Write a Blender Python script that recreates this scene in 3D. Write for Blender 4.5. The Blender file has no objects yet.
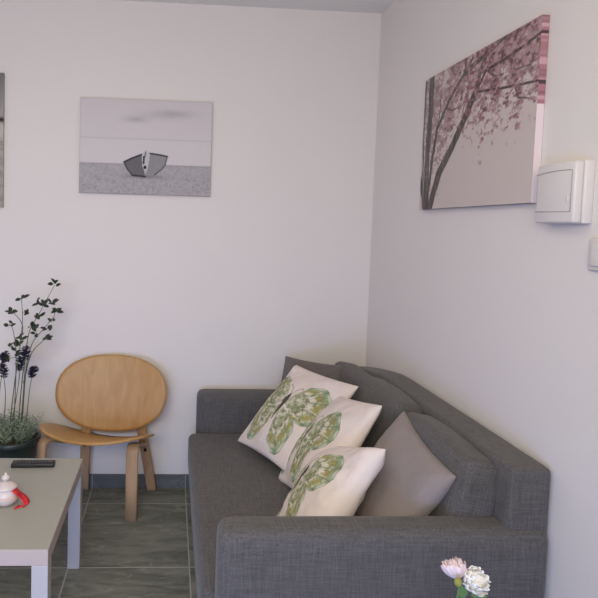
import bpy, bmesh, math, random
import numpy as np
from mathutils import Vector, Matrix, Euler
random.seed(7)
SC = bpy.context.scene
COL = SC.collection

# ------------------------------------------------------------------ helpers
def lin(c):
    c = np.asarray(c, float) / 255.0
    return np.where(c <= 0.04045, c / 12.92, ((c + 0.055) / 1.055) ** 2.4)

def link(o, parent=None):
    COL.objects.link(o)
    if parent is not None:
        o.parent = parent
    return o

def obj(name, bm, mat, parent=None, smooth=True):
    me = bpy.data.meshes.new(name)
    bmesh.ops.recalc_face_normals(bm, faces=bm.faces)
    bm.to_mesh(me); bm.free()
    if smooth:
        for p in me.polygons: p.use_smooth = True
    me.materials.append(mat)
    return link(bpy.data.objects.new(name, me), parent)

def thing(name, label, cat, loc=(0, 0, 0), rotz=0.0, group=None):
    o = bpy.data.objects.new(name, None)
    o.empty_display_size = 0.05
    o.location = loc; o.rotation_euler = (0, 0, rotz)
    link(o); return tag(o, label, cat, group)

def tag(o, label, cat, group=None):
    o['label'] = label; o['category'] = cat
    if group: o['group'] = group
    return o

def struct(name, bm, mat, parent=None, smooth=False):
    o = obj(name, bm, mat, parent, smooth)
    o['kind'] = 'structure'
    return o

def add_box(bm, x0, x1, y0, y1, z0, z1, bevel=0.0, seg=2):
    r = bmesh.ops.create_cube(bm, size=1.0)
    vs = r['verts']
    for v in vs:
        v.co = Vector(((x0 + x1) / 2 + v.co.x * (x1 - x0), (y0 + y1) / 2 + v.co.y * (y1 - y0), (z0 + z1) / 2 + v.co.z * (z1 - z0)))
    if bevel > 0:
        es = list({e for v in vs for e in v.link_edges})
        bmesh.ops.bevel(bm, geom=es, offset=bevel, segments=seg, affect='EDGES', profile=0.5)
    return bm

def box(x0, x1, y0, y1, z0, z1, bevel=0.0, seg=2):
    return add_box(bmesh.new(), x0, x1, y0, y1, z0, z1, bevel, seg)

def cushion(dx, dy, dz, r, bulge=(0, 0, 0), n=22, sag=None, wob=0.0, seed=0):
    """soft rounded block centred on the origin"""
    bm = bmesh.new()
    def axis(h):
        t = np.linspace(-1, 1, n)
        t = np.sign(t) * (1 - (1 - np.abs(t)) ** 1.7)
        return t * h
    H = (dx / 2, dy / 2, dz / 2)
    ax = [axis(h) for h in H]
    cache = {}
    rng = random.Random(seed)
    ph = [rng.uniform(0, 6.28) for _ in range(6)]
    def vert(p):
        k = tuple(round(c, 5) for c in p)
        if k in cache: return cache[k]
        p = Vector(p)
        q = Vector([max(-H[i] + r, min(H[i] - r, p[i])) for i in range(3)])
        d = p - q
        # blend cube corner onto the fillet
        if d.length > 1e-9:
            m = max(abs(c) for c in d)
            p = q + d.normalized() * m
        u = [p[i] / H[i] for i in range(3)]
        for i in range(3):
            j, l = (i + 1) % 3, (i + 2) % 3
            p[i] += bulge[i] * u[i] * max(0, 1 - u[j] ** 2) * max(0, 1 - u[l] ** 2)
        if wob:
            s = wob * (math.sin(9 * p.x + 7 * p.z + ph[0]) + math.sin(13 * p.y - 11 * p.z + ph[1]) + 0.6 * math.sin(23 * p.x - 17 * p.y + ph[2]))
            p += p.normalized() * s
        if sag: p = sag(p)
        cache[k] = bm.verts.new(p)
        return cache[k]
    for i in range(3):
        j, l = (i + 1) % 3, (i + 2) % 3
        for s in (-1, 1):
            for a in range(n - 1):
                for b in range(n - 1):
                    q = []
                    for (aa, bb) in ((a, b), (a + 1, b), (a + 1, b + 1), (a, b + 1)):
                        p = [0, 0, 0]; p[i] = s * H[i]; p[j] = ax[j][aa]; p[l] = ax[l][bb]
                        q.append(vert(p))
                    if len(set(q)) == 4: bm.faces.new(q)
    return bm

def add_tube(bm, pts, r0, r1=None, seg=8, caps=True):
    r1 = r0 if r1 is None else r1
    pts = [Vector(p) for p in pts]
    rings = []
    up = Vector((0.31, 0.2, 0.93)).normalized()
    for i, p in enumerate(pts):
        d = (pts[min(i + 1, len(pts) - 1)] - pts[max(i - 1, 0)]).normalized()
        a = d.cross(up)
        if a.length < 1e-4: a = d.cross(Vector((1, 0, 0)))
        a.normalize(); b = d.cross(a)
        r = r0 + (r1 - r0) * i / max(1, len(pts) - 1)
        rings.append([bm.verts.new(p + (a * math.cos(2 * math.pi * k / seg) + b * math.sin(2 * math.pi * k / seg)) * r) for k in range(seg)])
    for A, B in zip(rings, rings[1:]):
        for k in range(seg):
            bm.faces.new((A[k], A[(k + 1) % seg], B[(k + 1) % seg], B[k]))
    if caps:
        bm.faces.new(rings[0][::-1]); bm.faces.new(rings[-1])
    return bm

def lathe(prof, seg=40, center=(0, 0, 0)):
    bm = bmesh.new(); c = Vector(center); rings = []
    for (r, z) in prof:
        if r < 1e-6: rings.append([bm.verts.new(c + Vector((0, 0, z)))])
        else: rings.append([bm.verts.new(c + Vector((r * math.cos(2 * math.pi * k / seg), r * math.sin(2 * math.pi * k / seg), z))) for k in range(seg)])
    for A, B in zip(rings, rings[1:]):
        for k in range(seg):
            k2 = (k + 1) % seg
            if len(A) == 1 and len(B) == 1: continue
            if len(A) == 1: bm.faces.new((A[0], B[k2], B[k]))
            elif len(B) == 1: bm.faces.new((A[k], A[k2], B[0]))
            else: bm.faces.new((A[k], A[k2], B[k2], B[k]))
    return bm

def smooth_path(pts, n=8):
    """Catmull-Rom through the points"""
    P = [Vector(p) for p in pts]; P = [P[0] * 2 - P[1]] + P + [P[-1] * 2 - P[-2]]
    out = []
    for i in range(1, len(P) - 2):
        for k in range(n):
            t = k / n
            out.append(0.5 * ((2 * P[i]) + (P[i + 1] - P[i - 1]) * t + (2 * P[i - 1] - 5 * P[i] + 4 * P[i + 1] - P[i + 2]) * t * t + (3 * P[i] - P[i - 1] - 3 * P[i + 1] + P[i + 2]) * t ** 3))
    out.append(P[-2]); return out

def strip(pts, side, width, thick, bevel=0.004):
    """bent plywood strip: rectangular section swept along pts; side = lateral direction"""
    bm = bmesh.new(); pts = [Vector(p) for p in pts]; side = Vector(side).normalized(); rings = []
    w, t = width / 2, thick / 2; b = min(bevel, t * 0.8)
    sec = [(-w + b, -t), (w - b, -t), (w, -t + b), (w, t - b), (w - b, t), (-w + b, t), (-w, t - b), (-w, -t + b)]
    n = len(pts)
    for i, p in enumerate(pts):
        d = (pts[min(i + 1, n - 1)] - pts[max(i - 1, 0)]).normalized()
        s = (side - d * side.dot(d)).normalized(); nn = d.cross(s)
        rings.append([bm.verts.new(p + s * a + nn * c) for (a, c) in sec])
    for A, B in zip(rings, rings[1:]):
        for k in range(8): bm.faces.new((A[k], A[(k + 1) % 8], B[(k + 1) % 8], B[k]))
    bm.faces.new(rings[0][::-1]); bm.faces.new(rings[-1])
    return bm

def vnoise(x, y, seed=0):
    x = np.asarray(x, float); y = np.asarray(y, float)
    xi = np.floor(x).astype(np.int64); yi = np.floor(y).astype(np.int64)
    fx = x - xi; fy = y - yi
    fx = fx * fx * (3 - 2 * fx); fy = fy * fy * (3 - 2 * fy)
    def h(a, b):
        n = (a * 374761393 + b * 668265263 + seed * 1274126177) & 0xffffffff
        n = ((n ^ (n >> 13)) * 1274126177) & 0xffffffff
        return ((n ^ (n >> 16)) & 0xffff) / 65535.0
    return (h(xi, yi) * (1 - fx) + h(xi + 1, yi) * fx) * (1 - fy) + (h(xi, yi + 1) * (1 - fx) + h(xi + 1, yi + 1) * fx) * fy

def fbm(x, y, seed=0, oct=4):
    s = 0; a = 0.5; t = 0
    for i in range(oct):
        s = s + a * vnoise(x * 2 ** i, y * 2 ** i, seed + i * 17); t += a; a *= 0.5
    return s / t

def seg_dist(px, py, pts):
    """distance to a polyline and parameter along it (0..1)"""
    best = np.full(px.shape, 9.0); par = np.zeros(px.shape); n = len(pts) - 1
    for i in range(n):
        (ax, ay), (bx, by) = pts[i], pts[i + 1]
        dx, dy = bx - ax, by - ay; L = dx * dx + dy * dy + 1e-12
        t = np.clip(((px - ax) * dx + (py - ay) * dy) / L, 0, 1)
        d = np.hypot(px - ax - t * dx, py - ay - t * dy)
        m = d < best
        best = np.where(m, d, best); par = np.where(m, (i + t) / n, par)
    return best, par

def in_poly(px, py, pts):
    ins = np.zeros(px.shape, bool); n = len(pts)
    for i in range(n):
        (ax, ay), (bx, by) = pts[i], pts[(i + 1) % n]
        c = ((ay > py) != (by > py)) & (px < (bx - ax) * (py - ay) / (by - ay + 1e-12) + ax)
        ins ^= c
    return ins

# ------------------------------------------------------------------ materials
def new_mat(name):
    m = bpy.data.materials.new(name); m.use_nodes = True
    nt = m.node_tree; b = nt.nodes['Principled BSDF']
    return m, nt, b

def N(nt, t, **kw):
    n = nt.nodes.new(t)
    for k, v in kw.items():
        if k in n.inputs: n.inputs[k].default_value = v
        else: setattr(n, k, v)
    return n

def rgb(c): return tuple(float(v) for v in lin(c)) + (1.0,)

def plain(name, c, rough=0.5, var=0.06, scale=40, bump=0.0, metal=0.0, spec=0.5):
    m, nt, b = new_mat(name)
    tc = N(nt, 'ShaderNodeTexCoord'); no = N(nt, 'ShaderNodeTexNoise'); no.inputs['Scale'].default_value = scale; no.inputs['Detail'].default_value = 4
    nt.links.new(tc.outputs['Object'], no.inputs['Vector'])
    mx = N(nt, 'ShaderNodeMix', data_type='RGBA')
    c = lin(c)
    mx.inputs['A'].default_value = tuple(c * (1 - var)) + (1,); mx.inputs['B'].default_value = tuple(np.minimum(1, c * (1 + var))) + (1,)
    nt.links.new(no.outputs['Fac'], mx.inputs['Factor']); nt.links.new(mx.outputs['Result'], b.inputs['Base Color'])
    b.inputs['Roughness'].default_value = rough; b.inputs['Metallic'].default_value = metal; b.inputs['Specular IOR Level'].default_value = spec
    if bump:
        bp = N(nt, 'ShaderNodeBump'); bp.inputs['Strength'].default_value = bump; bp.inputs['Distance'].default_value = 0.002
        nt.links.new(no.outputs['Fac'], bp.inputs['Height']); nt.links.new(bp.outputs['Normal'], b.inputs['Normal'])
    return m

def fabric(name, c, var=0.35, scale=1.0, coarse=0.5):
    """woven cloth: threads running both ways, slightly slubby"""
    m, nt, b = new_mat(name)
    tc = N(nt, 'ShaderNodeTexCoord')
    fac = None
    for sc in ((230, 230, 14), (16, 230, 230), (230, 16, 230)):
        mp = N(nt, 'ShaderNodeMapping'); mp.inputs['Scale'].default_value = tuple(s * scale for s in sc)
        no = N(nt, 'ShaderNodeTexNoise'); no.inputs['Scale'].default_value = 1.0; no.inputs['Detail'].default_value = 2
        nt.links.new(tc.outputs['Object'], mp.inputs['Vector']); nt.links.new(mp.outputs['Vector'], no.inputs['Vector'])
        if fac is None: fac = no.outputs['Fac']
        else:
            a = N(nt, 'ShaderNodeMath', operation='ADD'); nt.links.new(fac, a.inputs[0]); nt.links.new(no.outputs['Fac'], a.inputs[1]); fac = a.outputs[0]
    mr = N(nt, 'ShaderNodeMapRange'); mr.inputs['From Min'].default_value = 1.1; mr.inputs['From Max'].default_value = 1.9
    nt.links.new(fac, mr.inputs['Value'])
    mx = N(nt, 'ShaderNodeMix', data_type='RGBA'); c = lin(c)
    mx.inputs['A'].default_value = tuple(c * (1 - var)) + (1,); mx.inputs['B'].default_value = tuple(np.minimum(1, c * (1 + var))) + (1,)
    nt.links.new(mr.outputs['Result'], mx.inputs['Factor']); nt.links.new(mx.outputs['Result'], b.inputs['Base Color'])
    b.inputs['Roughness'].default_value = 0.95; b.inputs['Specular IOR Level'].default_value = 0.15
    b.inputs['Sheen Weight'].default_value = 0.15
    bp = N(nt, 'ShaderNodeBump'); bp.inputs['Strength'].default_value = 0.35; bp.inputs['Distance'].default_value = 0.002
    nt.links.new(mr.outputs['Result'], bp.inputs['Height']); nt.links.new(bp.outputs['Normal'], b.inputs['Normal'])
    return m

def printed(name, rough=0.8):
    m, nt, b = new_mat(name)
    at = N(nt, 'ShaderNodeVertexColor', layer_name='Col')
    nt.links.new(at.outputs['Color'], b.inputs['Base Color'])
    tc = N(nt, 'ShaderNodeTexCoord'); no = N(nt, 'ShaderNodeTexNoise'); no.inputs['Scale'].default_value = 400
    nt.links.new(tc.outputs['Object'], no.inputs['Vector'])
    bp = N(nt, 'ShaderNodeBump'); bp.inputs['Strength'].default_value = 0.1; bp.inputs['Distance'].default_value = 0.001
    nt.links.new(no.outputs['Fac'], bp.inputs['Height']); nt.links.new(bp.outputs['Normal'], b.inputs['Normal'])
    b.inputs['Roughness'].default_value = rough; b.inputs['Specular IOR Level'].default_value = 0.2
    return m

def wood(name, c1, c2, stretch=(40, 40, 3), rough=0.45):
    m, nt, b = new_mat(name)
    tc = N(nt, 'ShaderNodeTexCoord'); mp = N(nt, 'ShaderNodeMapping'); mp.inputs['Scale'].default_value = stretch
    no = N(nt, 'ShaderNodeTexNoise'); no.inputs['Scale'].default_value = 1.0; no.inputs['Detail'].default_value = 5; no.inputs['Distortion'].default_value = 0.6
    nt.links.new(tc.outputs['Object'], mp.inputs['Vector']); nt.links.new(mp.outputs['Vector'], no.inputs['Vector'])
    mr = N(nt, 'ShaderNodeMapRange'); mr.inputs['From Min'].default_value = 0.3; mr.inputs['From Max'].default_value = 0.7
    nt.links.new(no.outputs['Fac'], mr.inputs['Value'])
    mx = N(nt, 'ShaderNodeMix', data_type='RGBA'); mx.inputs['A'].default_value = rgb(c1); mx.inputs['B'].default_value = rgb(c2)
    nt.links.new(mr.outputs['Result'], mx.inputs['Factor']); nt.links.new(mx.outputs['Result'], b.inputs['Base Color'])
    b.inputs['Roughness'].default_value = rough
    return m

TX0, TW, TY0, TL = -0.398, 0.5096, 2.306, 0.547
def tiles(name, c_dark, c_light, c_grout, rough, wall=False):
    m, nt, b = new_mat(name)
    geo = N(nt, 'ShaderNodeNewGeometry'); sep = N(nt, 'ShaderNodeSeparateXYZ'); nt.links.new(geo.outputs['Position'], sep.inputs[0])
    def line(sock, off, pitch, half):
        s = N(nt, 'ShaderNodeMath', operation='SUBTRACT'); nt.links.new(sock, s.inputs[0]); s.inputs[1].default_value = off - 40 * pitch
        d = N(nt, 'ShaderNodeMath', operation='DIVIDE'); nt.links.new(s.outputs[0], d.inputs[0]); d.inputs[1].default_value = pitch
        fl = N(nt, 'ShaderNodeMath', operation='FLOOR'); nt.links.new(d.outputs[0], fl.inputs[0])
        fr = N(nt, 'ShaderNodeMath', operation='FRACT'); nt.links.new(d.outputs[0], fr.inputs[0])
        pp = N(nt, 'ShaderNodeMath', operation='PINGPONG'); nt.links.new(fr.outputs[0], pp.inputs[0]); pp.inputs[1].default_value = 0.5
        lt = N(nt, 'ShaderNodeMath', operation='LESS_THAN'); nt.links.new(pp.outputs[0], lt.inputs[0]); lt.inputs[1].default_value = half / pitch
        return lt.outputs[0], fl.outputs[0]
    lx, fx = line(sep.outputs['X'], TX0, TW, 0.0028)
    ly, fy = line(sep.outputs['Y'], TY0, TL, 0.0028)
    if wall: g = lx
    else:
        mxx = N(nt, 'ShaderNodeMath', operation='MAXIMUM'); nt.links.new(lx, mxx.inputs[0]); nt.links.new(ly, mxx.inputs[1]); g = mxx.outputs[0]
    # slate streaks that run across each tile, shifted tile by tile
    cmb = N(nt, 'ShaderNodeCombineXYZ'); nt.links.new(fx, cmb.inputs[0]); nt.links.new(fy, cmb.inputs[1])
    wn = N(nt, 'ShaderNodeTexWhiteNoise', noise_dimensions='3D'); nt.links.new(cmb.outputs[0], wn.inputs['Vector'])
    off = N(nt, 'ShaderNodeVectorMath', operation='SCALE'); nt.links.new(wn.outputs['Color'], off.inputs[0]); off.inputs['Scale'].default_value = 7
    ad = N(nt, 'ShaderNodeVectorMath', operation='ADD'); nt.links.new(geo.outputs['Position'], ad.inputs[0]); nt.links.new(off.outputs[0], ad.inputs[1])
    mp = N(nt, 'ShaderNodeMapping'); mp.inputs['Scale'].default_value = (3.0, 11, 11); mp.inputs['Rotation'].default_value = (0, 0, 0.12)
    nt.links.new(ad.outputs[0], mp.inputs['Vector'])
    n1 = N(nt, 'ShaderNodeTexNoise'); n1.inputs['Scale'].default_value = 1.3; n1.inputs['Detail'].default_value = 8; n1.inputs['Roughness'].default_value = 0.65; n1.inputs['Distortion'].default_value = 0.8
    nt.links.new(mp.outputs[0], n1.inputs['Vector'])
    r1 = N(nt, 'ShaderNodeMapRange'); r1.inputs['From Min'].default_value = 0.3; r1.inputs['From Max'].default_value = 0.72; nt.links.new(n1.outputs['Fac'], r1.inputs['Value'])
    mx = N(nt, 'ShaderNodeMix', data_type='RGBA'); mx.inputs['A'].default_value = rgb(c_dark); mx.inputs['B'].default_value = rgb(c_light)
    nt.links.new(r1.outputs['Result'], mx.inputs['Factor'])
    # pale thin veins
    n2 = N(nt, 'ShaderNodeTexNoise'); n2.inputs['Scale'].default_value = 0.55; n2.inputs['Detail'].default_value = 3; n2.inputs['Distortion'].default_value = 1.6
    nt.links.new(mp.outputs[0], n2.inputs['Vector'])
    s2 = N(nt, 'ShaderNodeMath', operation='SUBTRACT'); nt.links.new(n2.outputs['Fac'], s2.inputs[0]); s2.inputs[1].default_value = 0.5
    a2 = N(nt, 'ShaderNodeMath', operation='ABSOLUTE'); nt.links.new(s2.outputs[0], a2.inputs[0])
    r2 = N(nt, 'ShaderNodeMapRange'); r2.inputs['From Min'].default_value = 0.0; r2.inputs['From Max'].default_value = 0.012; r2.inputs['To Min'].default_value = 0.35; r2.inputs['To Max'].default_value = 0.0
    nt.links.new(a2.outputs[0], r2.inputs['Value'])
    mv = N(nt, 'ShaderNodeMix', data_type='RGBA'); mv.inputs['B'].default_value = rgb(c_grout); nt.links.new(r2.outputs['Result'], mv.inputs['Factor']); nt.links.new(mx.outputs['Result'], mv.inputs['A'])
    mg = N(nt, 'ShaderNodeMix', data_type='RGBA'); mg.inputs['B'].default_value = rgb(c_grout); nt.links.new(g, mg.inputs['Factor']); nt.links.new(mv.outputs['Result'], mg.inputs['A'])
    nt.links.new(mg.outputs['Result'], b.inputs['Base Color'])
    b.inputs['Roughness'].default_value = rough; b.inputs['Specular IOR Level'].default_value = 0.35
    bp = N(nt, 'ShaderNodeBump'); bp.inputs['Strength'].default_value = 0.25; bp.inputs['Distance'].default_value = 0.003
    nt.links.new(n1.outputs['Fac'], bp.inputs['Height']); nt.links.new(bp.outputs['Normal'], b.inputs['Normal'])
    return m

M_wall = plain('wall_paint', (229, 221, 219), 0.85, 0.012, 3.0, spec=0.2)
M_ceil = plain('ceiling_paint', (234, 232, 228), 0.9, 0.01, 3.0, spec=0.2)
M_floor = tiles('slate_floor_tile', (88, 89, 80), (150, 150, 138), (182, 180, 168), 0.5)
M_base = tiles('slate_skirting_tile', (88, 88, 88), (106, 107, 108), (140, 142, 144), 0.5, wall=True)
M_sofa = fabric('charcoal_woven_upholstery', (95, 91, 91), 0.30)
M_taupe = fabric('taupe_linen', (150, 138, 136), 0.06, 2.0)
M_taupe_d = fabric('dark_taupe_linen', (112, 104, 103), 0.08, 2.0)
M_print = printed('butterfly_cotton_print', 0.9)
M_canvas = printed('printed_canvas', 0.75)
M_cback = plain('canvas_back', (205, 196, 190), 0.8)
M_wood = wood('oak_veneer', (172, 126, 74), (188, 145, 94), (26, 26, 2.0), 0.42)
M_wood_h = wood('oak_veneer_seat', (182, 138, 84), (200, 158, 106), (3, 26, 26), 0.42)
M_wood_leg = wood('bent_beech', (178, 142, 108), (196, 160, 126), (30, 30, 3), 0.5)
M_black = plain('black_plastic', (30, 30, 31), 0.4)
M_dgrey = plain('dark_rubber_buttons', (74, 74, 76), 0.5)
M_bolt = plain('dark_steel', (34, 32, 32), 0.4, metal=0.6)
M_ttop = plain('greige_lacquer_top', (166, 164, 155), 0.32, 0.015, 5)
M_tleg = plain('white_lacquer', (190, 184, 184), 0.4, 0.01, 5)
M_edge = plain('pale_birch_edge', (190, 172, 166), 0.45, 0.02, 30)
M_pwhite = plain('white_plastic', (222, 214, 213), 0.4, 0.01, 8)
M_pgroove = plain('plastic_groove', (160, 152, 152), 0.6)
M_pot = plain('dark_green_glaze', (44, 54, 50), 0.35, 0.1, 12)
M_soil = plain('potting_soil', (62, 52, 44), 0.95, 0.3, 90, 0.5)
M_stem = plain('plant_stem', (84, 96, 72), 0.7)
M_leaf = plain('dark_leaf', (42, 54, 36), 0.5, 0.3, 30)
M_sage = plain('sage_foliage', (128, 140, 120), 0.8, 0.3, 60)
M_purple = plain('lavender_bloom', (58, 52, 84), 0.8, 0.3, 80)
M_petal = plain('white_petal', (252, 248, 244), 0.7, 0.03, 40)
M_petalp = plain('blush_petal', (240, 218, 222), 0.7, 0.05, 40)
M_green = plain('green_leaf', (104, 140, 84), 0.5, 0.15, 40)
M_bud = plain('green_calyx', (150, 150, 70), 0.6, 0.15, 60)
M_red = plain('red_ribbon_satin', (214, 40, 48), 0.4, 0.1, 30)
M_porc = plain('cream_porcelain', (216, 202, 198), 0.25, 0.02, 20)
M_gilt = plain('peach_band', (226, 190, 172), 0.35, 0.05, 20)
M_frame = plain('window_frame_white', (225, 225, 225), 0.5, 0.01)
M_vase = plain('grey_glaze', (150, 150, 150), 0.3, 0.05, 6)

# ------------------------------------------------------------------ room
XR, YB, ZC = 1.096, 3.034, 2.613
XL, YR = -2.6, -0.6
struct('floor', box(XL - .1, XR + .1, YR - .1, YB + .1, -0.1, 0), M_floor)
struct('ceiling', box(XL - .1, XR + .1, YR - .1, YB + .1, ZC, ZC + .1), M_ceil)
struct('wall_back', box(XL - .1, XR, YB, YB + .1, 0, ZC), M_wall)
struct('wall_right', box(XR, XR + .1, YR - .1, YB + .1, 0, ZC), M_wall)
struct('wall_left', box(XL - .1, XL, YR, YB, 0, ZC), M_wall)
# rear wall with a wide balcony opening behind the camera
WX0, WX1, WZ0, WZ1 = -2.1, 0.6, 0.08, 2.4
b = bmesh.new()
add_box(b, XL, WX0, YR - .1, YR, 0, ZC); add_box(b, WX1, XR, YR - .1, YR, 0, ZC)
add_box(b, WX0, WX1, YR - .1, YR, 0, WZ0); add_box(b, WX0, WX1, YR - .1, YR, WZ1, ZC)
struct('wall_rear', b, M_wall)
b = bmesh.new()
for (x0, x1, z0, z1) in ((WX0, WX0 + .06, WZ0, WZ1), (WX1 - .06, WX1, WZ0, WZ1), (WX0 + .06, WX1 - .06, WZ0, WZ0 + .06), (WX0 + .06, WX1 - .06, WZ1 - .06, WZ1), ((WX0 + WX1) / 2 - .04, (WX0 + WX1) / 2 + .04, WZ0 + .06, WZ1 - .06)):
    add_box(b, x0, x1, YR - .08, YR - .03, z0, z1)
struct('window_1', b, M_frame)
struct('baseboard_back', box(XL, XR, YB - .012, YB, 0, 0.0755, .002), M_base)
struct('baseboard_right', box(XR - .012, XR, YR, 1.42, 0, 0.0755, .002), M_base)

# ------------------------------------------------------------------ printed pictures
def canvas_mesh(name, W, H, T, nx, nz, paint, parent):
    """box canvas: local x along the width, -y out of the wall, z up; the print wraps round the edges"""
    bm = bmesh.new(); lay = bm.verts.layers.float_color.new('Col')
    xs = np.linspace(0, W, nx); zs = np.linspace(0, H, nz)
    S, Z = np.meshgrid(xs / W, zs / H, indexing='ij')
    C = lin(paint(S, Z, np.zeros(S.shape)))
    g = [[bm.verts.new((xs[i], -T, zs[j])) for j in range(nz)] for i in range(nx)]
    for i in range(nx):
        for j in range(nz): g[i][j][lay] = (*C[i, j], 1)
    for i in range(nx - 1):
        for j in range(nz - 1): bm.faces.new((g[i][j], g[i + 1][j], g[i + 1][j + 1], g[i][j + 1]))
    def rim(idx, sv, tv, off, kind):
        c = lin(paint(np.array(sv), np.array(tv), np.full(len(sv), kind)))
        a = []; d = []
        for k, (i, j) in enumerate(idx):
            v = bm.verts.new(g[i][j].co); v[lay] = (*c[k], 1); a.append(v)
            w = bm.verts.new((g[i][j].co.x, 0, g[i][j].co.z)); w[lay] = (*c[k], 1); d.append(w)
        for k in range(len(a) - 1): bm.faces.new((a[k], a[k + 1], d[k + 1], d[k]))
    t1 = list(zs / H); s1 = list(xs / W)
    rim([(nx - 1, j) for j in range(nz)], [1.0] * nz, t1, 1, 1.0)
    rim([(0, j) for j in range(nz)], [0.0] * nz, t1, 1, 2.0)
    rim([(i, 0) for i in range(nx)], s1, [0.0] * nx, 1, 3.0)
    rim([(i, nz - 1) for i in range(nx)], s1, [1.0] * nx, 1, 4.0)
    me = bpy.data.meshes.new(name)
    bm.to_mesh(me); bm.free(); me.materials.append(M_canvas)
    return link(bpy.data.objects.new(name, me), parent)

def mixc(a, b, f):
    f = np.clip(np.asarray(f, float), 0, 1)[..., None]
    return a * (1 - f) + np.asarray(b, float) * f

def paint_boat(s, t, k):
    c = np.zeros(s.shape + (3,)) + np.array((212, 203, 206.))
    c = mixc(c, (204, 195, 198), np.clip((t - .6) / .4, 0, 1) * .5)
    for (cs, ct, rs, rt, a) in ((.42, .79, .09, .03, .55), (.70, .865, .15, .035, .6), (.60, .83, .2, .03, .25)):
        c = mixc(c, (166, 160, 164), a * np.exp(-((s - cs) / rs) ** 2 - ((t - ct) / rt) ** 2) * (0.7 + .6 * fbm(s * 14, t * 30, 5)))
    c = mixc(c, (186, 180, 184), .5 * np.exp(-((t - .583 - .0) / .009) ** 2))
    c = mixc(c, (214, 206, 209), (t < .58) * .6)
    sand = t < .315
    sn = fbm(s * 75, t * 80, 9, 3)
    sc = mixc(np.zeros(s.shape + (3,)) + np.array((178, 172, 175.)), (150, 145, 149), np.clip((sn - .4) * 2.2, 0, 1))
    sc = mixc(sc, (176, 173, 178), np.exp(-((t - .25) / .05) ** 2) * .4)
    c = np.where(sand[..., None], sc, c)
    c = mixc(c, (150, 148, 152), .8 * np.exp(-((t - .315) / .006) ** 2))
    # shadow line on the sand under the hull belongs to the printed photograph
    c = mixc(c, (112, 110, 113), .7 * np.exp(-((s - .49) / .13) ** 2 - ((t - .19) / .02) ** 2))
    left = [(.336, .337), (.391, .377), (.471, .424), (.485, .283), (.498, .191), (.40, .205), (.365, .258)]
    right = [(.533, .437), (.605, .425), (.665, .41), (.649, .317), (.622, .272), (.569, .208), (.507, .192), (.52, .291)]
    bow = [(.471, .424), (.498, .475), (.52, .458), (.529, .415), (.52, .291), (.50, .235), (.476, .301)]
    c = mixc(c, (110, 107, 110), in_poly(s, t, left)); c = mixc(c, (146, 142, 145), in_poly(s, t, right))
    tex = fbm(s * 90, t * 70, 3, 2)
    c = mixc(c, (160, 157, 160), in_poly(s, t, right) * np.clip((tex - .5) * 2, 0, .8))
    for ln, w, col in (([(.336, .337), (.391, .377), (.471, .424)], .009, (58, 56, 58)), ([(.533, .437), (.605, .425), (.665, .41)], .009, (70, 68, 70)), ([(.665, .41), (.649, .317), (.622, .272), (.569, .208)], .006, (90, 88, 90)), ([(.336, .337), (.365, .258), (.40, .205)], .007, (70, 68, 70)), ([(.40, .2), (.50, .19)], .009, (62, 60, 62))):
        d, _ = seg_dist(s * 1.4, t, [(a * 1.4, q) for a, q in ln]); c = mixc(c, col, np.clip((w - d) / .004 + .5, 0, 1))
    c = mixc(c, (196, 193, 196), in_poly(s, t, bow))
    d, _ = seg_dist(s * 1.4, t, [(.487 * 1.4, .4), (.486 * 1.4, .33)]); c = mixc(c, (60, 58, 60), np.clip((.012 - d) / .005, 0, 1))
    d, _ = seg_dist(s * 1.4, t, [(.50 * 1.4, .45), (.495 * 1.4, .40)]); c = mixc(c, (90, 88, 90), np.clip((.008 - d) / .005, 0, 1))
    d, _ = seg_dist(s * 1.4, t, [(.496 * 1.4, .292), (.497 * 1.4, .285)]); c = mixc(c, (28, 27, 28), np.clip((.017 - d) / .005, 0, 1))
    c = mixc(c, (168, 164, 168), (k > 0) * .6)
    edge = np.minimum(np.minimum(s * 1.4, (1 - s) * 1.4), np.minimum(t, 1 - t))
    return mixc(c, (160, 156, 160), np.clip((.008 - edge) / .008, 0, 1) * .5)

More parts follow.
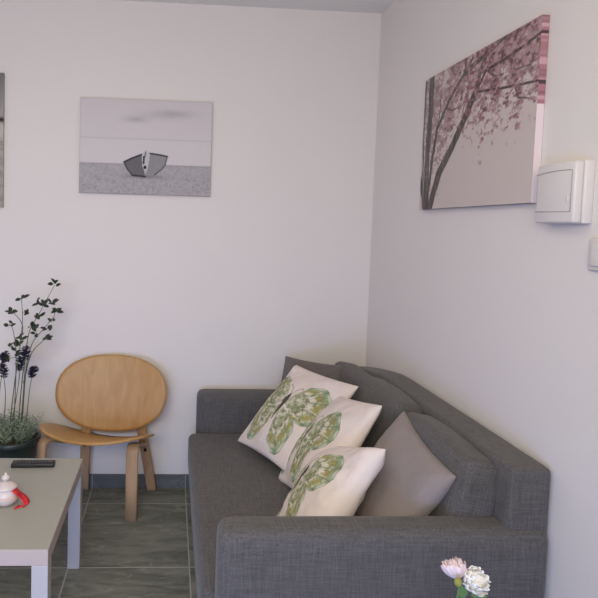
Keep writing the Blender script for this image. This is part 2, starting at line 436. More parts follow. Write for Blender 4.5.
def paint_cherry(s, t, k):
    A = .762 / .551
    c = np.zeros(s.shape + (3,)) + np.array((206, 191, 188.))
    c = mixc(c, (198, 180, 178), np.clip((t - .3), 0, 1) * .6)
    low = np.interp(s, [0, .03, .12, .22, .30, .36, .46, .53, .60, .70, .80, .865, .93, 1.0], [.30, .22, .22, .20, .42, .56, .50, .40, .40, .44, .44, .40, .55, .52])
    low = low + (vnoise(s * 26, t * 0, 4) - .5) * .22
    depth = np.clip((t - low) / .28, 0, 1)
    n1 = fbm(s * 24 * A, t * 34, 21, 3); n2 = fbm(s * 58 * A, t * 76, 33, 2); n3 = fbm(s * 9 * A, t * 9, 41, 3)
    dens = depth * .62 * np.interp(s, [0, .15, .4, .55, 1], [.55, .7, .95, 1.05, 1.1]) + (n3 - .5) * .5
    m = np.clip((n1 * .55 + n2 * .45 - (.62 - dens * .42)) * 12, 0, 1) * (t > low)
    pink = mixc(np.zeros(s.shape + (3,)) + np.array((140, 104, 110.)), (184, 146, 150), np.clip((n2 - .35) * 2.6, 0, 1))
    pink = mixc(pink, (104, 78, 82), np.clip((fbm(s * 40 * A, t * 58, 57, 2) - .50) * 5, 0, .9))
    pink = mixc(pink, (134, 116, 115), np.clip(.50 - s, 0, 1) * 1.5)
    base = c
    # trunks and boughs
    def bough(pts, w0, w1, col, soft=.004):
        nonlocal c
        wob = (vnoise(s * 30, t * 30, 8) - .5) * .01
        d, p = seg_dist(s * A + wob, t, [(a * A, q) for a, q in pts])
        w = w0 + (w1 - w0) * p
        f = np.clip((w - d) / soft + .5, 0, 1)
        cc = mixc(np.zeros(s.shape + (3,)) + np.array(col, float), np.array(col) * 1.28, np.clip((vnoise(s * 90, t * 8, 3) - .4) * 2, 0, 1))
        c = mixc(c, cc, f) if not isinstance(cc, tuple) else c
    def mix2(a, b, f): return a * (1 - f[..., None]) + b * f[..., None]
    c = mix2(c, mixc(pink, (182, 150, 150), .35), m * .75)
    bark = (92, 86, 84)
    def bb(pts, w0, w1, col=bark):
        nonlocal c
        wob = (vnoise(s * 26, t * 26, 8) - .5) * .012
        d, p = seg_dist(s * A + wob, t, [(a * A, q) for a, q in pts])
        f = np.clip((w0 + (w1 - w0) * p - d) / .004 + .5, 0, 1)
        shade = np.array(col, float) * (0.85 + .35 * vnoise(s * 110, t * 7, 3))[..., None]
        c = mix2(c, shade, f)
    bb([(-.016, .30), (.05, .02)], .018, .02)
    bb([(.012, .98), (.012, .5), (.035, .1), (.06, 0)], .012, .012, (112, 104, 102))
    bb([(.072, 0), (.067, .42), (.084, .75), (.08, 1.02)], .036, .044, (104, 98, 96))
    bb([(.085, 0), (.131, .38), (.169, .59), (.295, .77), (.43, .90), (.5, .97)], .020, .012)
    bb([(.12, 0), (.217, .26), (.358, .445), (.484, .639), (.542, .74)], .042, .028, (96, 88, 86))
    bb([(.542, .74), (.57, .85), (.62, .95), (.75, 1.0)], .020, .016)
    bb([(.43, .90), (.604, .949), (.756, .993), (.907, .985)], .018, .012)
    bb([(.542, .74), (.626, .849), (.793, .862), (1.02, .911)], .012, .008, (80, 68, 70))
    bb([(.542, .74), (.751, .695), (.882, .672), (1.03, .65)], .008, .007, (80, 68, 70))
    for i, pts in enumerate(([(.63, .85), (.7, .78), (.74, .66)], [(.79, .86), (.84, .77), (.95, .76)], [(.36, .445), (.43, .6), (.45, .74)], [(.17, .59), (.2, .75), (.19, .9)], [(.85, .67), (.88, .6), (.97, .57)], [(.25, .72), (.33, .68), (.4, .69)])):
        bb(pts, .007, .003, (92, 76, 78))
    m2 = np.clip((fbm(s * 28 * A, t * 40, 91, 3) - (.64 - dens * .27)) * 11, 0, 1) * (t > low) * np.interp(s, [0, .2, .45, 1], [.25, .45, .9, .95])
    c = mix2(c, pink, m2)
    # falling sprays below the crown
    sp = np.clip((fbm(s * 34 * A, t * 40, 71, 2) - .62) * 12, 0, 1) * np.clip(1 - np.abs(t - low) / .12, 0, 1) * np.interp(s, [.1, .3, .45, .9, 1], [.6, .3, 1, 1, .6])
    c = mix2(c, np.zeros(c.shape) + np.array((158, 124, 124.)), sp)
    side = (k == 1.0)
    sc = np.where((t > .53)[..., None], mixc(mixc(np.zeros(c.shape) + np.array((172, 122, 132.)), (204, 164, 172), np.clip((vnoise(t * 60, t * 0, 4) - .35) * 3, 0, 1)), (120, 80, 92), (vnoise(t * 34, t * 0, 9) > .75) * .4), np.array((232, 216, 220.)))
    sc = mixc(sc, (90, 70, 76), (np.abs(t - .65) < .012) | (np.abs(t - .91) < .01))
    c = np.where(side[..., None], sc, c)
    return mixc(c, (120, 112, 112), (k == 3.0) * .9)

def paint_pier(s, t, k):
    c = np.zeros(s.shape + (3,)) + np.array((176, 168, 166.))
    c = mixc(c, (120, 118, 118), np.clip((t - .62) / .38, 0, 1))
    c = mixc(c, (196, 188, 178), np.exp(-((t - .58) / .06) ** 2))
    c = mixc(c, (160, 148, 142), np.clip((.45 - t) / .45, 0, 1) * .7)
    c = mixc(c, (134, 122, 110), (fbm(s * 6, t * 60, 2, 3) > .55) * (t < .5) * .4)
    c = mixc(c, (52, 48, 46), np.exp(-((t - .655) / .018) ** 2) * (s > .93))
    c = mixc(c, (188, 182, 178), (k == 1.0) * .5)
    return c

t = thing('canvas_picture', 'black and white canvas of a beached rowing boat on the back wall', 'picture', (-0.494, YB - .001, 1.606))
canvas_mesh('printed_canvas', .695, .496, .019, 250, 180, paint_boat, t)
t = thing('canvas_picture', 'canvas of a pink blossoming tree on the right wall', 'picture', (XR - .001, 2.398, 1.546), -math.pi / 2)
canvas_mesh('printed_canvas', .762, .551, .023, 300, 220, paint_cherry, t)
t = thing('canvas_picture', 'brown and grey canvas cut off by the left edge of the photo', 'picture', (-0.888 - .50, YB - .001, 1.515))
canvas_mesh('printed_canvas', .50, .695, .019, 120, 160, paint_pier, t)

# ------------------------------------------------------------------ fuse box and switch on the right wall
t = thing('fuse_box', 'white plastic fuse box on the right wall beside the blossom canvas', 'fuse box', (XR, 1.497, 1.566))
# local: -x out of the wall, y away from the camera
obj('housing', box(-.026, .001, -.081, .081, -.083, .083, .004), M_pwhite, t)
obj('cover', box(-.050, -.026, -.077, .077, -.0815, .0815, .005), M_pwhite, t)
b = bmesh.new()
arc = [(-.0502, .077 - .142 * i / 20, .050 + .010 * math.sin(math.pi * (.15 + .55 * i / 20))) for i in range(21)]
add_tube(b, arc + [(-.0502, -.0650, -.052)], .0012, seg=6); add_tube(b, [(-.0502, -.0650, -.052), (-.0502, .077, -.050)], .0011, seg=6)
obj('door_seam', b, M_pgroove, t)
obj('door_pull', box(-.055, -.050, -.060, -.055, -.026, -.006, .001), M_pwhite, t)
t = thing('light_switch', 'white light switch at the right edge below the fuse box', 'switch', (XR, 1.366, 1.404))
obj('plate', box(-.011, -.0005, -.042, .042, -.042, .042, .004), M_pwhite, t)
obj('rocker', box(-.017, -.011, -.030, .030, -.030, .030, .003), M_pwhite, t)

# ------------------------------------------------------------------ sofa
SX, SY = 0.60, 2.24
t = thing('sofa', 'charcoal woven two-seat sofa along the right wall', 'sofa', (SX, SY, 0))
def place(o, c): o.location = c; return o
ARM_T = .621
def arm(y0, y1, x0=.150, x1=1.090):
    o = obj('armrest', cushion(x1 - x0, y1 - y0, ARM_T - .03, .038, (.0, .004, .003), 26), M_sofa, t)
    o.location = ((x0 + x1) / 2 - SX, (y0 + y1) / 2 - SY, (ARM_T + .03) / 2); return o
arm(1.468, 1.584)
far_arm = arm(2.885, 3.015, .158)
far_arm.location.z -= .050
o = obj('base', box(.135 - SX, .95 - SX, 1.594 - SY, 2.884 - SY, .03, .235, .012), M_sofa, t)
o = obj('seat', cushion(.83, 1.30, .165, .03, (.004, .0, .012), 26), M_sofa, t)
o.location = (.53 - SX, 2.238 - SY, .287)
def back_sag(p):
    yy = p.y + 2.235 - SY + SY
    if p.z > 0 and yy > 2.45: p.z -= .088 * ((yy - 2.45) / .53) ** 1.3
    return p
o = obj('backrest', cushion(.124, 1.50, .765, .018, (.0, .0, .003), 34, sag=back_sag), M_sofa, t)
o.location = (1.029 - SX, 2.240 - SY, .03 + .3815)
def back_cushion(yc, w, h, d, xc, lean, seed, roll=0.0, zc=None):
    o = obj('back_cushion', cushion(d, w, h, .035, (.016, .0, .006), 24, wob=.0022, seed=seed), M_sofa, t)
    o.rotation_euler = (roll, lean, 0)
    o.location = (xc - SX, yc - SY, (.385 + h / 2 if zc is None else zc)); return o
for (yc, h, xc, seed) in ((1.783, .400, .902, 3), (2.236, .42, .878, 11), (2.640, .380, .893, 23)):
    back_cushion(yc, .462 if seed == 3 else .428, h, .135, xc, math.radians(11), seed)
for (x, y) in ((.22, 1.55), (.22, 2.93), (1.0, 1.55), (1.0, 2.93)):
    o = obj('leg', lathe([(0, 0), (.022, 0), (.024, .034), (0, .034)], 20), M_black, t); o.location = (x - SX, y - SY, 0)

# ------------------------------------------------------------------ throw pillows
def wing(u, v, root, mirror, table, ang_seams, seed):
    """polar wing: returns normalised radius (>1 outside) and angle"""
    x = (u - root[0]) * (-1 if mirror else 1); y = v - root[1]
    th = np.degrees(np.arctan2(y, x)); r = np.hypot(x, y)
    a = [p[0] for p in table]; R = [p[1] for p in table]
    rr = np.interp(th, a, R, left=1e-3, right=1e-3)
    return r / np.maximum(rr, 1e-3), th

def paint_butterfly(u, v, du=0.0, dv=0.0, sc=1.0):
    c = np.zeros(u.shape + (3,)) + np.array((232, 217, 211.))
    U = (u - du) / sc; V = (v - dv) / sc
    wob = (vnoise(U * 14, V * 14, 5) - .5) * .03
    U2, V2 = U + wob, V + wob
    fore = [(-34, .2), (-28, .55), (-20, .72), (-8, .86), (4, .93), (16, .95), (27, .90), (38, .80), (48, .66), (58, .46), (66, .15)]
    hind = [(-94, .10), (-86, .38), (-78, .64), (-70, .80), (-62, .87), (-54, .86), (-46, .78), (-38, .70), (-28, .64), (-16, .45)]
    for tab, root, nv, sd in ((hind, (.05, .02), 9, 3), (fore, (.03, .12), 10, 9)):
        for mir in (False, True):
            rt = (root[0] * (-1 if mir else 1), root[1])
            q, th = wing(U2, V2, rt, mir, tab, None, sd)
            ins = q < 1.0
            f = (q - .0)
            vein = np.abs(np.sin(np.radians(th) * nv))
            nz1 = fbm(U * 17, V * 17, sd, 3); nz2 = fbm(U * 40, V * 40, sd + 4, 2)
            cream = np.array((226, 216, 200.))
            col = np.zeros(u.shape + (3,)) + np.array((168, 172, 136.))
            col = mixc(col, cream, np.clip((nz1 - .44) * 7, 0, 1) * .8)
            col = mixc(col, (132, 148, 112), np.clip((.40 - nz1) * 7, 0, 1) * .8)
            zone = np.clip((q - .44) * 14, 0, 1) * np.clip((.56 - q) * 14, 0, 1)
            col = mixc(col, (98, 98, 76), zone * .85 * np.clip((nz2 - .40) * 7, 0, 1))
            sc2 = np.clip((q - .52) * 18, 0, 1) * np.clip((.68 - q) * 18, 0, 1)
            col = mixc(col, cream, sc2 * np.clip(vein * 2.2 - .7, 0, 1))
            sc1 = np.clip((q - .66) * 18, 0, 1) * np.clip((.86 - q) * 18, 0, 1)
            col = mixc(col, (170, 158, 96), sc1 * np.clip(vein * 2.0 - .6, 0, 1) * .9)
            col = mixc(col, (142, 162, 130), np.clip((q - .86) * 18, 0, 1) * .9)
            col = mixc(col, (214, 212, 194), np.clip((q - .91) * 22, 0, 1) * np.clip(vein * 2.4 - 1.1, 0, 1))
            col = mixc(col, (116, 116, 88), np.clip((.17 - vein) / .12, 0, 1) * np.clip(q * 2.4 - .3, 0, 1) * .8)
            col = mixc(col, (112, 112, 86), np.clip((nz2 - .62) * 9, 0, 1) * .55 * (q < .86))
            col = mixc(col, (122, 126, 100), np.clip((q - .97) * 50, 0, 1) * .6)
            c = np.where(ins[..., None], col, c)
    d, p = seg_dist(U, V, [(0, .27), (0, .10), (0, -.26)])
    w = np.interp(p, [0, .1, .3, .5, .75, 1], [.034, .046, .062, .044, .038, .012])
    c = mixc(c, (86, 78, 70), np.clip((w - d) / .012 + .3, 0, 1))
    for sgn in (-1, 1):
        d, p = seg_dist(U, V, [(0, .27), (sgn * .06, .40), (sgn * .16, .47), (sgn * .19, .44)])
        c = mixc(c, (150, 138, 124), np.clip((.008 - d) / .006 + .3, 0, 1))
    return c

def pillow_bm(w, h, t, n, painter=None, pinch=.07, seed=0, wr=.011):
    bm = bmesh.new(); lay = bm.verts.layers.float_color.new('Col')
    g = np.linspace(-1, 1, n); g = np.sign(g) * (1 - (1 - np.abs(g)) ** 1.25)
    U, V = np.meshgrid(g, g, indexing='ij')
    X = w / 2 * U * (1 - pinch * (1 - V ** 2) * np.abs(U) ** 1.5); Y = h / 2 * V * (1 - pinch * (1 - U ** 2) * np.abs(V) ** 1.5)
    Z = t / 2 * (np.maximum(0, (1 - U ** 2) * (1 - V ** 2))) ** .42
    wrk = (fbm(U * 2.2 + 5, V * 2.2, seed, 3) - .5) * wr * 2.2 + np.sin((U * V) * 6 + seed) * wr * .4
    edge = np.minimum(1, np.minimum(1 - np.abs(U), 1 - np.abs(V)) * 6)
    # seam puckers running in from the border
    puck = np.sin(U * 34 + seed) * np.exp(-(1 - np.abs(V)) * 9) + np.sin(V * 34 + seed * 2) * np.exp(-(1 - np.abs(U)) * 9)
    ZF = Z + (wrk + puck * .002) * edge; ZB = -Z - wrk * edge
    C = lin(painter(X / (w / 2), Y / (h / 2))) if painter else np.ones(U.shape + (3,)) * .5
    plainc = lin((232, 217, 211))
    F = [[bm.verts.new((X[i, j], Y[i, j], ZF[i, j])) for j in range(n)] for i in range(n)]
    Bk = [[None] * n for _ in range(n)]
    for i in range(n):
        for j in range(n):
            F[i][j][lay] = (*C[i, j], 1)
            if i in (0, n - 1) or j in (0, n - 1): Bk[i][j] = F[i][j]
            else:
                Bk[i][j] = bm.verts.new((X[i, j], Y[i, j], ZB[i, j])); Bk[i][j][lay] = (*plainc, 1)
    for i in range(n - 1):
        for j in range(n - 1):
            bm.faces.new((F[i][j], F[i + 1][j], F[i + 1][j + 1], F[i][j + 1]))
            bm.faces.new((Bk[i][j], Bk[i][j + 1], Bk[i + 1][j + 1], Bk[i + 1][j]))
    return bm

def pillow(label, pose, size, thick, mat, painter=None, n=40, seed=0, group=None, pinch=.07, loc=None):
    x, y, z, a, b, g = pose
    o = obj('throw_pillow', pillow_bm(*(size if isinstance(size, tuple) else (size, size)), thick, n, painter, pinch, seed), mat)
    o.matrix_world = Matrix.Translation((x, y, z)) @ Matrix.Rotation(a, 4, 'Z') @ Matrix.Rotation(b, 4, 'X') @ Matrix.Rotation(g, 4, 'Z')
    return tag(o, label, 'pillow', group)
G = 'butterfly print pillows on the sofa'
BP = lambda u, v: paint_butterfly(u, v, -.14, -.04, 1.10)
pillow('cream butterfly pillow farthest along the sofa, whole butterfly showing, leaning over the far taupe pillow', (.584, 2.503, .594, -1.249, .806, .06), .48, .12, M_print, BP, 190, 1, G, .05)
pillow('cream butterfly pillow in the middle of the three on the sofa', (.640, 2.172, .584, -1.635, .926, .25), (.435, .455), .14, M_print, lambda u, v: paint_butterfly(u, v, -.32, -.08, 1.04), 190, 2, G, .05)
pillow('cream butterfly pillow nearest the front armrest, its white corner against the plain taupe pillow', (.548, 1.846, .545, -1.764, .87, .49), (.405, .395), .16, M_print, lambda u, v: paint_butterfly(u, v, -.36, -.06, 1.08), 190, 3, G, .05)
pillow('plain light taupe pillow leaning near the front armrest, one pointed corner up', (.757, 1.815, .575, -1.552, 1.042, -.142), .435, .13, M_taupe, None, 40, 4, 'plain taupe pillows on the sofa', .07)
pillow('dark taupe pillow in the far corner behind the butterfly pillow', (.730, 2.775, .598, -.656, 1.128, .015), .375, .11, M_taupe_d, None, 40, 5, 'plain taupe pillows on the sofa', .06)

# ------------------------------------------------------------------ coffee table
TZ, TXR, TYN, TYF, TXL = .4515, -.350, 1.677, 2.348, -1.46
cx, cy = (TXL + TXR) / 2, (TYN + TYF) / 2
t = thing('coffee_table', 'low coffee table with grey-beige top and white square legs', 'table', (cx, cy, 0))
b = box(TXL - cx, TXR - cx, TYN - cy, TYF - cy, TZ - .05, TZ - .001, .0015)
obj('apron', b, M_edge, t, False)
obj('tabletop', box(TXL - cx + .0015, TXR - cx - .0015, TYN - cy + .0015, TYF - cy - .0015, TZ - .0015, TZ + .0008, .0005), M_ttop, t, False)
for x in (TXL, TXR - .05):
    for y in (TYN, TYF - .05):
        obj('leg', box(x - cx, x + .05 - cx, y - cy, y + .05 - cy, 0, TZ - .05, .0015), M_tleg, t, False)
TOP = TZ + .0008

t = thing('remote_control', 'black remote control at the far edge of the coffee table', 'remote', (-.538, 2.272, TOP), math.radians(2))
obj('shell', box(-.086, .086, -.022, .022, 0, .017, .005, 3), M_black, t)
b = bmesh.new()
for i in range(9):
    for j in range(3):
        add_box(b, -.070 + i * .013, -.062 + i * .013, -.014 + j * .011, -.007 + j * .011, .0165, .0195, .001, 1)
add_box(b, .056, .074, -.010, .010, .0165, .0195, .002, 1)
obj('buttons', b, M_dgrey, t)

t = thing('lidded_jar', 'small cream lidded jar on the coffee table', 'jar', (-.560, 1.962, TOP))
obj('body', lathe([(r, z * .87) for r, z in [(0, 0), (.024, 0), (.030, .004), (.042, .018), (.047, .034), (.047, .046), (.043, .058), (.036, .066), (.034, .068), (0, .068)]], 40), M_porc, t)
obj('band', lathe([(r, z * .87) for r, z in [(.0475, .036), (.0482, .040), (.0475, .045), (.046, .040), (.0475, .036)]], 40), M_gilt, t)
lid = obj('lid', lathe([(r, z * .87) for r, z in [(0, .068), (.038, .068), (.040, .070), (.036, .076), (.024, .086), (.013, .091), (.008, .094), (0, .094)]], 40), M_porc, t)
obj('finial', lathe([(r, z * .87) for r, z in [(.0, .093), (.006, .093), (.006, .097), (.013, .102), (.015, .108), (.012, .115), (.005, .119), (.004, .122), (.005, .125), (.003, .128), (0, .129)]], 28), M_porc, lid)
# ribbon looped beside the jar
t = thing('ribbon', 'red satin ribbon lying against the cream lidded jar', 'ribbon', (-.560, 1.962, TOP))
b = bmesh.new()
P = smooth_path([(.032, -.022, .058), (.047, -.026, .050), (.056, -.022, .034), (.067, -.018, .018), (.074, -.018, .006), (.064, -.024, .003), (.052, -.028, .003), (.044, -.030, .0035)], 6)
for off in (0,):
    rings = []
    for i, p in enumerate(P):
        w = .009 + .004 * math.sin(i * .35)
        rings.append((bm_a := b.verts.new(p + Vector((-.3 * w, -w, .2 * w if p.z > .01 else 0))), b.verts.new(p + Vector((.3 * w, w, -.2 * w if p.z > .01 else 0)))))
    for A, B in zip(rings, rings[1:]): b.faces.new((A[0], A[1], B[1], B[0]))
o = obj('loop', b, M_red, t)
s = o.modifiers.new('thickness', 'SOLIDIFY'); s.thickness = .0025; s.offset = 1.0
b = bmesh.new()
P = smooth_path([(.036, -.012, .060), (.050, -.010, .044), (.066, -.006, .030), (.078, -.006, .014), (.082, -.010, .004)], 6)
rings = []
for i, p in enumerate(P):
    w = .010
    rings.append((b.verts.new(p + Vector((-.3 * w, -w, 0))), b.verts.new(p + Vector((.3 * w, w, 0)))))
for A, B in zip(rings, rings[1:]): b.faces.new((A[0], A[1], B[1], B[0]))
o = obj('tail', b, M_red, t)
s = o.modifiers.new('thickness', 'SOLIDIFY'); s.thickness = .0025

# ------------------------------------------------------------------ easy chair
CX, CY, PHI = -.335, 2.765, math.radians(-14)
t = thing('easy_chair', 'oak plywood easy chair with oval back against the back wall', 'chair', (CX, CY, 0))
def shell_bm(hx, hy, exp, th, surf, nr=14, na=72):
    """plywood shell: superellipse outline, surf(x, y) -> local point + normal offset"""
    bm = bmesh.new(); layers = []
    for s in (0, 1):
        c = bm.verts.new(surf(0, 0, -s * th)); rings = []
        for i in range(1, nr + 1):
            ring = []
            for k in range(na):
                a = 2 * math.pi * k / na; ca, sa = math.cos(a), math.sin(a)
                r = (abs(ca) ** exp + abs(sa) ** exp) ** (-1 / exp) * i / nr
                ring.append(bm.verts.new(surf(hx * r * ca, hy * r * sa, -s * th)))
            rings.append(ring)
        for k in range(na): bm.faces.new((c, rings[0][k], rings[0][(k + 1) % na]))
        for A, B in zip(rings, rings[1:]):
            for k in range(na): bm.faces.new((A[k], B[k], B[(k + 1) % na], A[(k + 1) % na]))
        layers.append(rings[-1])
    for k in range(na): bm.faces.new((layers[0][k], layers[1][k], layers[1][(k + 1) % na], layers[0][(k + 1) % na]))
    return bm
TILT = math.radians(17)
def seat_surf(x, y, off):
    k = .60
    z = k * x * x - .35 * max(0, -y - .12) ** 2 + off
    return Vector((x, y * math.cos(TILT) + z * math.sin(TILT), -y * math.sin(TILT) + z * math.cos(TILT)))
o = obj('seat', shell_bm(.285, .225, 2.3, .013, seat_surf), M_wood_h, t); o.location = (-.012, 0, .378); o.rotation_euler = (0, 0, PHI)
LEAN = math.radians(14)
def back_surf(x, y, off):
    d = -.42 * x * x + off * -1
    return Vector((x, y * math.sin(LEAN) + d * math.cos(LEAN), y * math.cos(LEAN) - d * math.sin(LEAN)))
o = obj('backrest', shell_bm(.292, .198, 2.25, .013, back_surf), M_wood, t); o.location = (-.292 - CX, 2.950 - CY, .555); o.rotation_euler = (0, 0, math.radians(-4))
def L(*p): return [(x - CX, y - CY, z) for (x, y, z) in p]
def front_leg(fx, fy, rx, ry, zt):
    d = Vector((rx - fx, ry - fy, 0)).normalized(); pts = []
    P = [Vector((fx, fy, .0)), Vector((fx, fy, zt * .5))]
    R = .035
    for i in range(9):
        a = math.pi / 2 * i / 8
        P.append(Vector((fx, fy, zt - R)) + d * (R * (1 - math.cos(a))) + Vector((0, 0, R * math.sin(a))))
    P.append(Vector((rx, ry, zt - .075)))
    return strip(L(*P), (-d.y, d.x, 0), .058, .021)
def rear_leg(fx, fy, mx, my, tx, ty, side):
    P = smooth_path([(fx, fy, 0), (fx * .55 + mx * .45, fy * .5 + my * .5, .17), (mx, my, .36), (tx, ty, .56)], 8)
    return strip(L(*P), side, .050, .021)
obj('leg', front_leg(-.163, 2.686, -.130, 2.92, .362), M_wood_leg, t)
obj('leg', front_leg(-.610, 2.745, -.440, 2.93, .372), M_wood_leg, t)
rl = obj('leg', rear_leg(-.072, 3.000, -.132, 2.945, -.165, 2.972, (1, -.12, 0)), M_wood_leg, t)
ll = obj('leg', rear_leg(-.440, 3.006, -.425, 2.950, -.418, 2.975, (1, -.12, 0)), M_wood_leg, t)
for par, pts in ((rl, ((-.120, 2.935, .285), (-.110, 2.940, .252))), (ll, ((-.428, 2.94, .31), (-.430, 2.944, .275)))):
    for p in pts:
        b = bmesh.new(); add_tube(b, [Vector(p) - Vector((CX, CY, 0)) + Vector((0, -.012, 0)), Vector(p) - Vector((CX, CY, 0)) + Vector((0, .004, 0))], .0075, seg=16)
        obj('bolt', b, M_bolt, par)

# ------------------------------------------------------------------ potted plant
PX, PY = -.762, 2.78
t = thing('potted_plant', 'dark green pot with lavender and tall leafy twigs beside the chair', 'plant', (PX, PY, 0))
RZ = .385
obj('pot', lathe([(0, 0), (.082, 0), (.088, .01), (.104, .18), (.122, .31), (.126, RZ - .03), (.133, RZ - .028), (.136, RZ - .02), (.136, RZ - .004), (.132, RZ), (.124, RZ), (.121, RZ - .01), (.118, RZ - .035), (0, RZ - .035)], 56), M_pot, t)
obj('soil', lathe([(0, RZ - .022), (.06, RZ - .022), (.118, RZ - .030), (.118, RZ - .034), (0, RZ - .034)], 40), M_soil, t)
rng = random.Random(5)
def leaf(bm, p, d, l, w, up=None, curl=.15):
    d = Vector(d).normalized(); p = Vector(p); up = Vector(up or (0, 0, 1)); s = d.cross(up)
    if s.length < 1e-3: s = d.cross(Vector((1, 0, 0)))
    s.normalize(); n = s.cross(d)
    st = [(0, .12), (.25, .85), (.5, 1), (.78, .7), (1, .06)]
    L_, C_, R_ = [], [], []
    for (a, f) in st:
        c = p + d * (l * a) - n * (curl * l * a * a)
        C_.append(bm.verts.new(c)); L_.append(bm.verts.new(c + s * (w / 2 * f) + n * (w * .15 * f))); R_.append(bm.verts.new(c - s * (w / 2 * f) + n * (w * .15 * f)))
    for i in range(4):
        bm.faces.new((L_[i], C_[i], C_[i + 1], L_[i + 1])); bm.faces.new((C_[i], R_[i], R_[i + 1], C_[i + 1]))
stems = dict(b1=[(-.733, .447), (-.715, .647), (-.693, .82), (-.675, .919), (-.628, 1.008), (-.567, 1.127)], b2=[(-.718, .447), (-.702, .721), (-.674, .845), (-.617, .92), (-.57, .98)], b3=[(-.771, .447), (-.749, .646), (-.722, .82), (-.709, .967), (-.715, 1.075)], b4=[(-.722, .844), (-.709, .943), (-.752, 1.006)], b5=[(-.757, .447), (-.755, .77), (-.77, .893), (-.785, .932)], b6=[(-.711, .647), (-.674, .796), (-.607, .871)])
leaves = [(-.558, 1.142), (-.571, 1.058), (-.638, 1.052), (-.614, 1.043), (-.566, 1.004), (-.579, .96), (-.603, .91), (-.685, 1.002), (-.661, .934), (-.71, 1.075), (-.757, 1.005), (-.785, .932), (-.718, .879), (-.784, .819), (-.755, .78), (-.793, .759), (-.66, .895), (-.741, .829), (-.628, .979), (-.607, .866)]
YS = dict(b1=-.03, b2=.02, b3=-.04, b4=-.04, b5=.03, b6=.0)
allp = []; stem_of = []
for k, l in stems.items():
    pts = [(x - PX, YS[k] * min(1, (z - .35) * 2), z) for (x, z) in l]
    if l[0][1] < .5: pts = [(pts[0][0] * .7, 0, RZ - .03)] + pts
    P = smooth_path(pts, 6); allp += [p for p in P if p.z > .7]
    b = bmesh.new(); add_tube(b, P, .0032, .0014, seg=6)
    o_stem = obj('stem', b, M_stem, t)
    stem_of.append((o_stem, P))
for (x, z) in leaves:
    b = bmesh.new()
    q = Vector((x - PX, 0, z)); near = min(allp, key=lambda p: math.hypot(p.x - q.x, p.z - q.z))
    q.y = near.y
    add_tube(b, [near, (near + q) / 2 + Vector((0, 0, .004)), q], .0012, seg=5)
    for _ in range(5):
        a = rng.uniform(0, 6.28)
        leaf(b, q + Vector((rng.uniform(-.008, .008), rng.uniform(-.012, .012), rng.uniform(-.008, .008))), (math.cos(a), math.sin(a) * .9, rng.uniform(-.3, 1.4)), rng.uniform(.026, .038), rng.uniform(.014, .020), (rng.uniform(-.6, .6), -.8, .6))
    owner = min(stem_of, key=lambda so: min((p - near).length for p in so[1]))[0]
    obj('leaf_sprig', b, M_leaf, owner)
spikes = dict(s1=[(-.694, .448), (-.672, .622), (-.654, .712)], s2=[(-.767, .447), (-.744, .622), (-.735, .731)], s3=[(-.718, .447), (-.692, .697), (-.688, .805)], s4=[(-.80, .447), (-.792, .596), (-.802, .71)], s5=[(-.83, .447), (-.835, .596), (-.815, .76)])
for i, (k, l) in enumerate(spikes.items()):
    yo = (-.05, .03, -.06, -.03, .04)[i]
    pts = [(l[0][0] * .6 + PX * .4 - PX, 0, RZ - .03)] + [(x - PX, yo * min(1, (z - .35) * 3), z) for (x, z) in l]
    P = smooth_path(pts, 6)
    b = bmesh.new(); add_tube(b, P, .0026, .0016, seg=6); st = obj('stem', b, M_stem, t)
    b = bmesh.new(); top = Vector(P[-1]); dr = (Vector(P[-1]) - Vector(P[-4])).normalized()
    H_ = (.062, .075, .070, .075, .06)[i]
    for j in range(70):
        f = j / 70; a = rng.uniform(0, 6.28); r = (.008 + .014 * math.sin(math.pi * min(1, f * .9 + .12)))
        p = top + dr * (f * H_ - H_ * .45); o_ = Vector((math.cos(a), math.sin(a), .55))
        leaf(b, p + o_ * r * .2, o_, r * 1.3, .013, (0, 0, 1))
    obj('flower_spike', b, M_purple, st)
b = bmesh.new()
for i in range(210):
    a = rng.uniform(0, 6.28); r = rng.uniform(0, .10) ; r0 = r
    base = Vector((r * math.cos(a) * .9, r * math.sin(a) * .9, RZ - .028))
    h = rng.uniform(.05, .125) * (1 - 2.2 * max(0, r - .06)); out = rng.uniform(.1, .75)
    tip = base + Vector((math.cos(a) * h * out, math.sin(a) * h * out * .7, h))
    add_tube(b, [base, (base + tip) / 2 + Vector((0, 0, h * .08)), tip], .0011, .0007, seg=4, caps=False)
    for j in range(6):
        f = .3 + .7 * j / 5; p = base.lerp(tip, f); aa = rng.uniform(0, 6.28)
        leaf(b, p, (math.cos(aa), math.sin(aa), .7), rng.uniform(.016, .028), .0055, (0, -.6, .8))
fo = obj('foliage', b, M_sage, t)

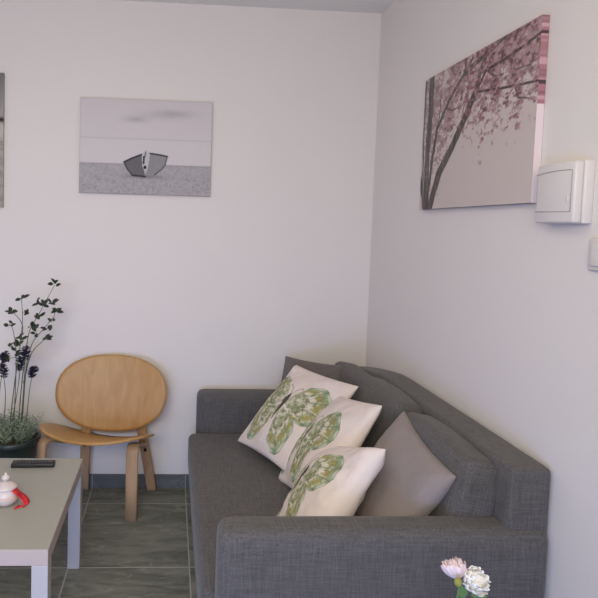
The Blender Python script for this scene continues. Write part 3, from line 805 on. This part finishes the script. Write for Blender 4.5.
# ------------------------------------------------------------------ peonies standing in a tall vase in front of the sofa
VX, VY = .665, 1.24
t = thing('flower_vase', 'tall grey floor vase holding the peonies in front of the sofa armrest', 'vase', (VX, VY, 0))
obj('body', lathe([(0, 0), (.058, 0), (.064, .01), (.078, .12), (.075, .25), (.05, .36), (.034, .41), (.036, .43), (.031, .43), (.028, .40), (.02, .30), (0, .28)], 48), M_vase, t)
def peony(label, head, tilt, r, mat, seed, bud):
    hx, hy, hz = head
    t = thing('peony', label, 'flower', (VX, VY, 0), 0, 'peonies in the foreground')
    rg = random.Random(seed)
    c = Vector((hx - VX, hy - VY, hz))
    tv = Vector(tilt).normalized()
    b = bmesh.new()
    quat = Vector((0, 0, 1)).rotation_difference(tv)
    # petals in rings, cupped round the centre
    for ring, (n, rad, hgt, open_) in enumerate(((5, .30, .95, .15), (7, .55, 1.0, .28), (8, .80, .95, .5), (9, .95, .75, .8))):
        for k in range(n):
            a = 2 * math.pi * (k + .5 * ring) / n + rg.uniform(-.15, .15)
            G_ = [[None] * 7 for _ in range(7)]
            jr = 1 + rg.uniform(-.13, .10); jz = rg.uniform(-.14, .10); ja = rg.uniform(-.10, .10)
            wdt = 2.4 * rad / n * 2.9
            for i in range(7):
                v = i / 6
                for j in range(7):
                    uu = j / 6 * 2 - 1
                    rr = rad * jr * (1 + .09 * v * math.sin(uu * 5 + k * 1.7)) * (math.sin(v * math.pi / 2) ** .6) * (1 - .22 * v * v * (1 - open_) * 2)
                    z = -.55 + v * (hgt + .35 + jz) + ja * uu * v * 2 + (-.10 if abs(uu) > .8 else 0) * v + .05 * math.sin(uu * 7 + k)
                    if v == 1: z += .06 * math.cos(uu * 9 + k * 2) - .08 * uu * uu
                    an = a + uu * wdt / 2 * (.35 + .65 * math.sin(min(1, v * 1.25) * math.pi * .62)) / max(.4, rad)
                    p = Vector((rr * math.cos(an), rr * math.sin(an), z)) * r
                    G_[i][j] = b.verts.new(c + quat @ p)
            for i in range(6):
                for j in range(6): b.faces.new((G_[i][j], G_[i][j + 1], G_[i + 1][j + 1], G_[i + 1][j]))
    core = bmesh.ops.create_icosphere(b, subdivisions=3, radius=r * .60)
    for v in core['verts']: v.co = c + quat @ (v.co + Vector((0, 0, r * .02)))
    bl = obj('bloom', b, mat, t)
    s = bl.modifiers.new('petal_thickness', 'SOLIDIFY'); s.thickness = .0006
    base = c - tv * r * .55
    P = smooth_path([(0.004 * (seed - 2), 0, .30), ((c.x) * .3, c.y * .3, .43), (base.x * .8, base.y * .8, base.z * .6 + .43 * .4), tuple(base - tv * .012), tuple(base)], 6)
    b = bmesh.new(); add_tube(b, P, .0024, .0022, seg=8); st = obj('stem', b, M_green, t)
    b = bmesh.new()
    for k in range(5):
        a = 2 * math.pi * k / 5
        d = quat @ Vector((math.cos(a) * .8, math.sin(a) * .8, .9))
        leaf(b, base - tv * .004, d, r * .62, r * .42, tuple(tv), -.25)
    obj('calyx', b, M_bud, t)
    return t, base
pt, base = peony('blush-white peony bud on the left, seen from its green underside', (.663, 1.20, .684), (-.15, .45, .85), .029, M_petalp, 1, True)
b = bmesh.new(); q = Vector((.651 - VX, 1.165 - VY, .680))
ret = bmesh.ops.create_icosphere(b, subdivisions=3, radius=.0085)
for v in ret['verts']: v.co = Vector((v.co.x, v.co.y, v.co.z * 1.15)) + q
obj('bud', b, M_bud, pt)
pt2, base2 = peony('fuller white peony on the right, facing the room', (.700, 1.19, .668), (.12, -.75, .60), .033, M_petal, 2, False)
b = bmesh.new()
leaf(b, base2 + Vector((-.012, -.006, -.035)), (-.35, -.3, .8), .036, .024, (0, -.9, .3), .3)
leaf(b, base2 + Vector((.004, -.006, -.030)), (.8, -.4, .35), .032, .022, (0, -.6, .8), .3)
leaf(b, base2 + Vector((-.01, -.006, -.06)), (-.9, -.3, .35), .05, .02, (0, -.6, .8), .3)
obj('leaf', b, M_green, pt2)

# ------------------------------------------------------------------ light
def area(name, loc, rot, sx, sy, power, col):
    l = bpy.data.lights.new(name, 'AREA'); l.shape = 'RECTANGLE'; l.size = sx; l.size_y = sy; l.energy = power; l.color = col
    o = bpy.data.objects.new(name, l); o.location = loc; o.rotation_euler = rot; link(o); return o
area('window_light_upper', (-.45, YR + .02, 1.95), (math.radians(95), 0, 0), 1.6, .7, 35, (1.0, .93, .71))
area('window_light_lower', (-.8, YR + .02, .40), (math.radians(90), 0, 0), 1.6, .55, 31, (.25, .43, 1.0))
area('overhead_fill_light', (-.45, 1.0, ZC - .10), (0, 0, 0), .6, .6, 6, (1.0, .90, .72))  # added warm fill from overhead for walls and ceiling; no actual lamp hangs here
w = bpy.data.worlds.new('world'); SC.world = w; w.use_nodes = True
sky = w.node_tree.nodes.new('ShaderNodeTexSky'); sky.sun_disc = False; sky.sun_elevation = math.radians(40); sky.sun_rotation = math.radians(160)
bg = w.node_tree.nodes['Background']; bg.inputs['Strength'].default_value = .15
w.node_tree.links.new(sky.outputs['Color'], bg.inputs['Color'])

# ------------------------------------------------------------------ camera
cam = bpy.data.cameras.new('camera'); co = bpy.data.objects.new('camera', cam); link(co)
pitch, yaw, roll = -.0577, .0545, .0284
cyw, syw, cp, sp = math.cos(yaw), math.sin(yaw), math.cos(pitch), math.sin(pitch)
f = Vector((syw * cp, cyw * cp, sp)); r = Vector((cyw, -syw, 0)); u = r.cross(f)
cr, sr = math.cos(roll), math.sin(roll)
R_, U_ = r * cr + u * sr, -r * sr + u * cr
m = Matrix((R_, U_, -f)).transposed().to_4x4(); m.translation = (0, 0, 1.45)
co.matrix_world = m
cam.sensor_width = 36; cam.lens = 562.2552 * 36 / 598
cam.shift_x = (299 - 201.4467) / 598; cam.shift_y = -(299 - 257.9663) / 598
cam.clip_start = .05
SC.camera = co
SC.view_settings.view_transform = 'Standard'; SC.view_settings.look = 'None'
SC.view_settings.exposure = 0.0; SC.view_settings.gamma = 1.0; SC.view_settings.use_curve_mapping = False
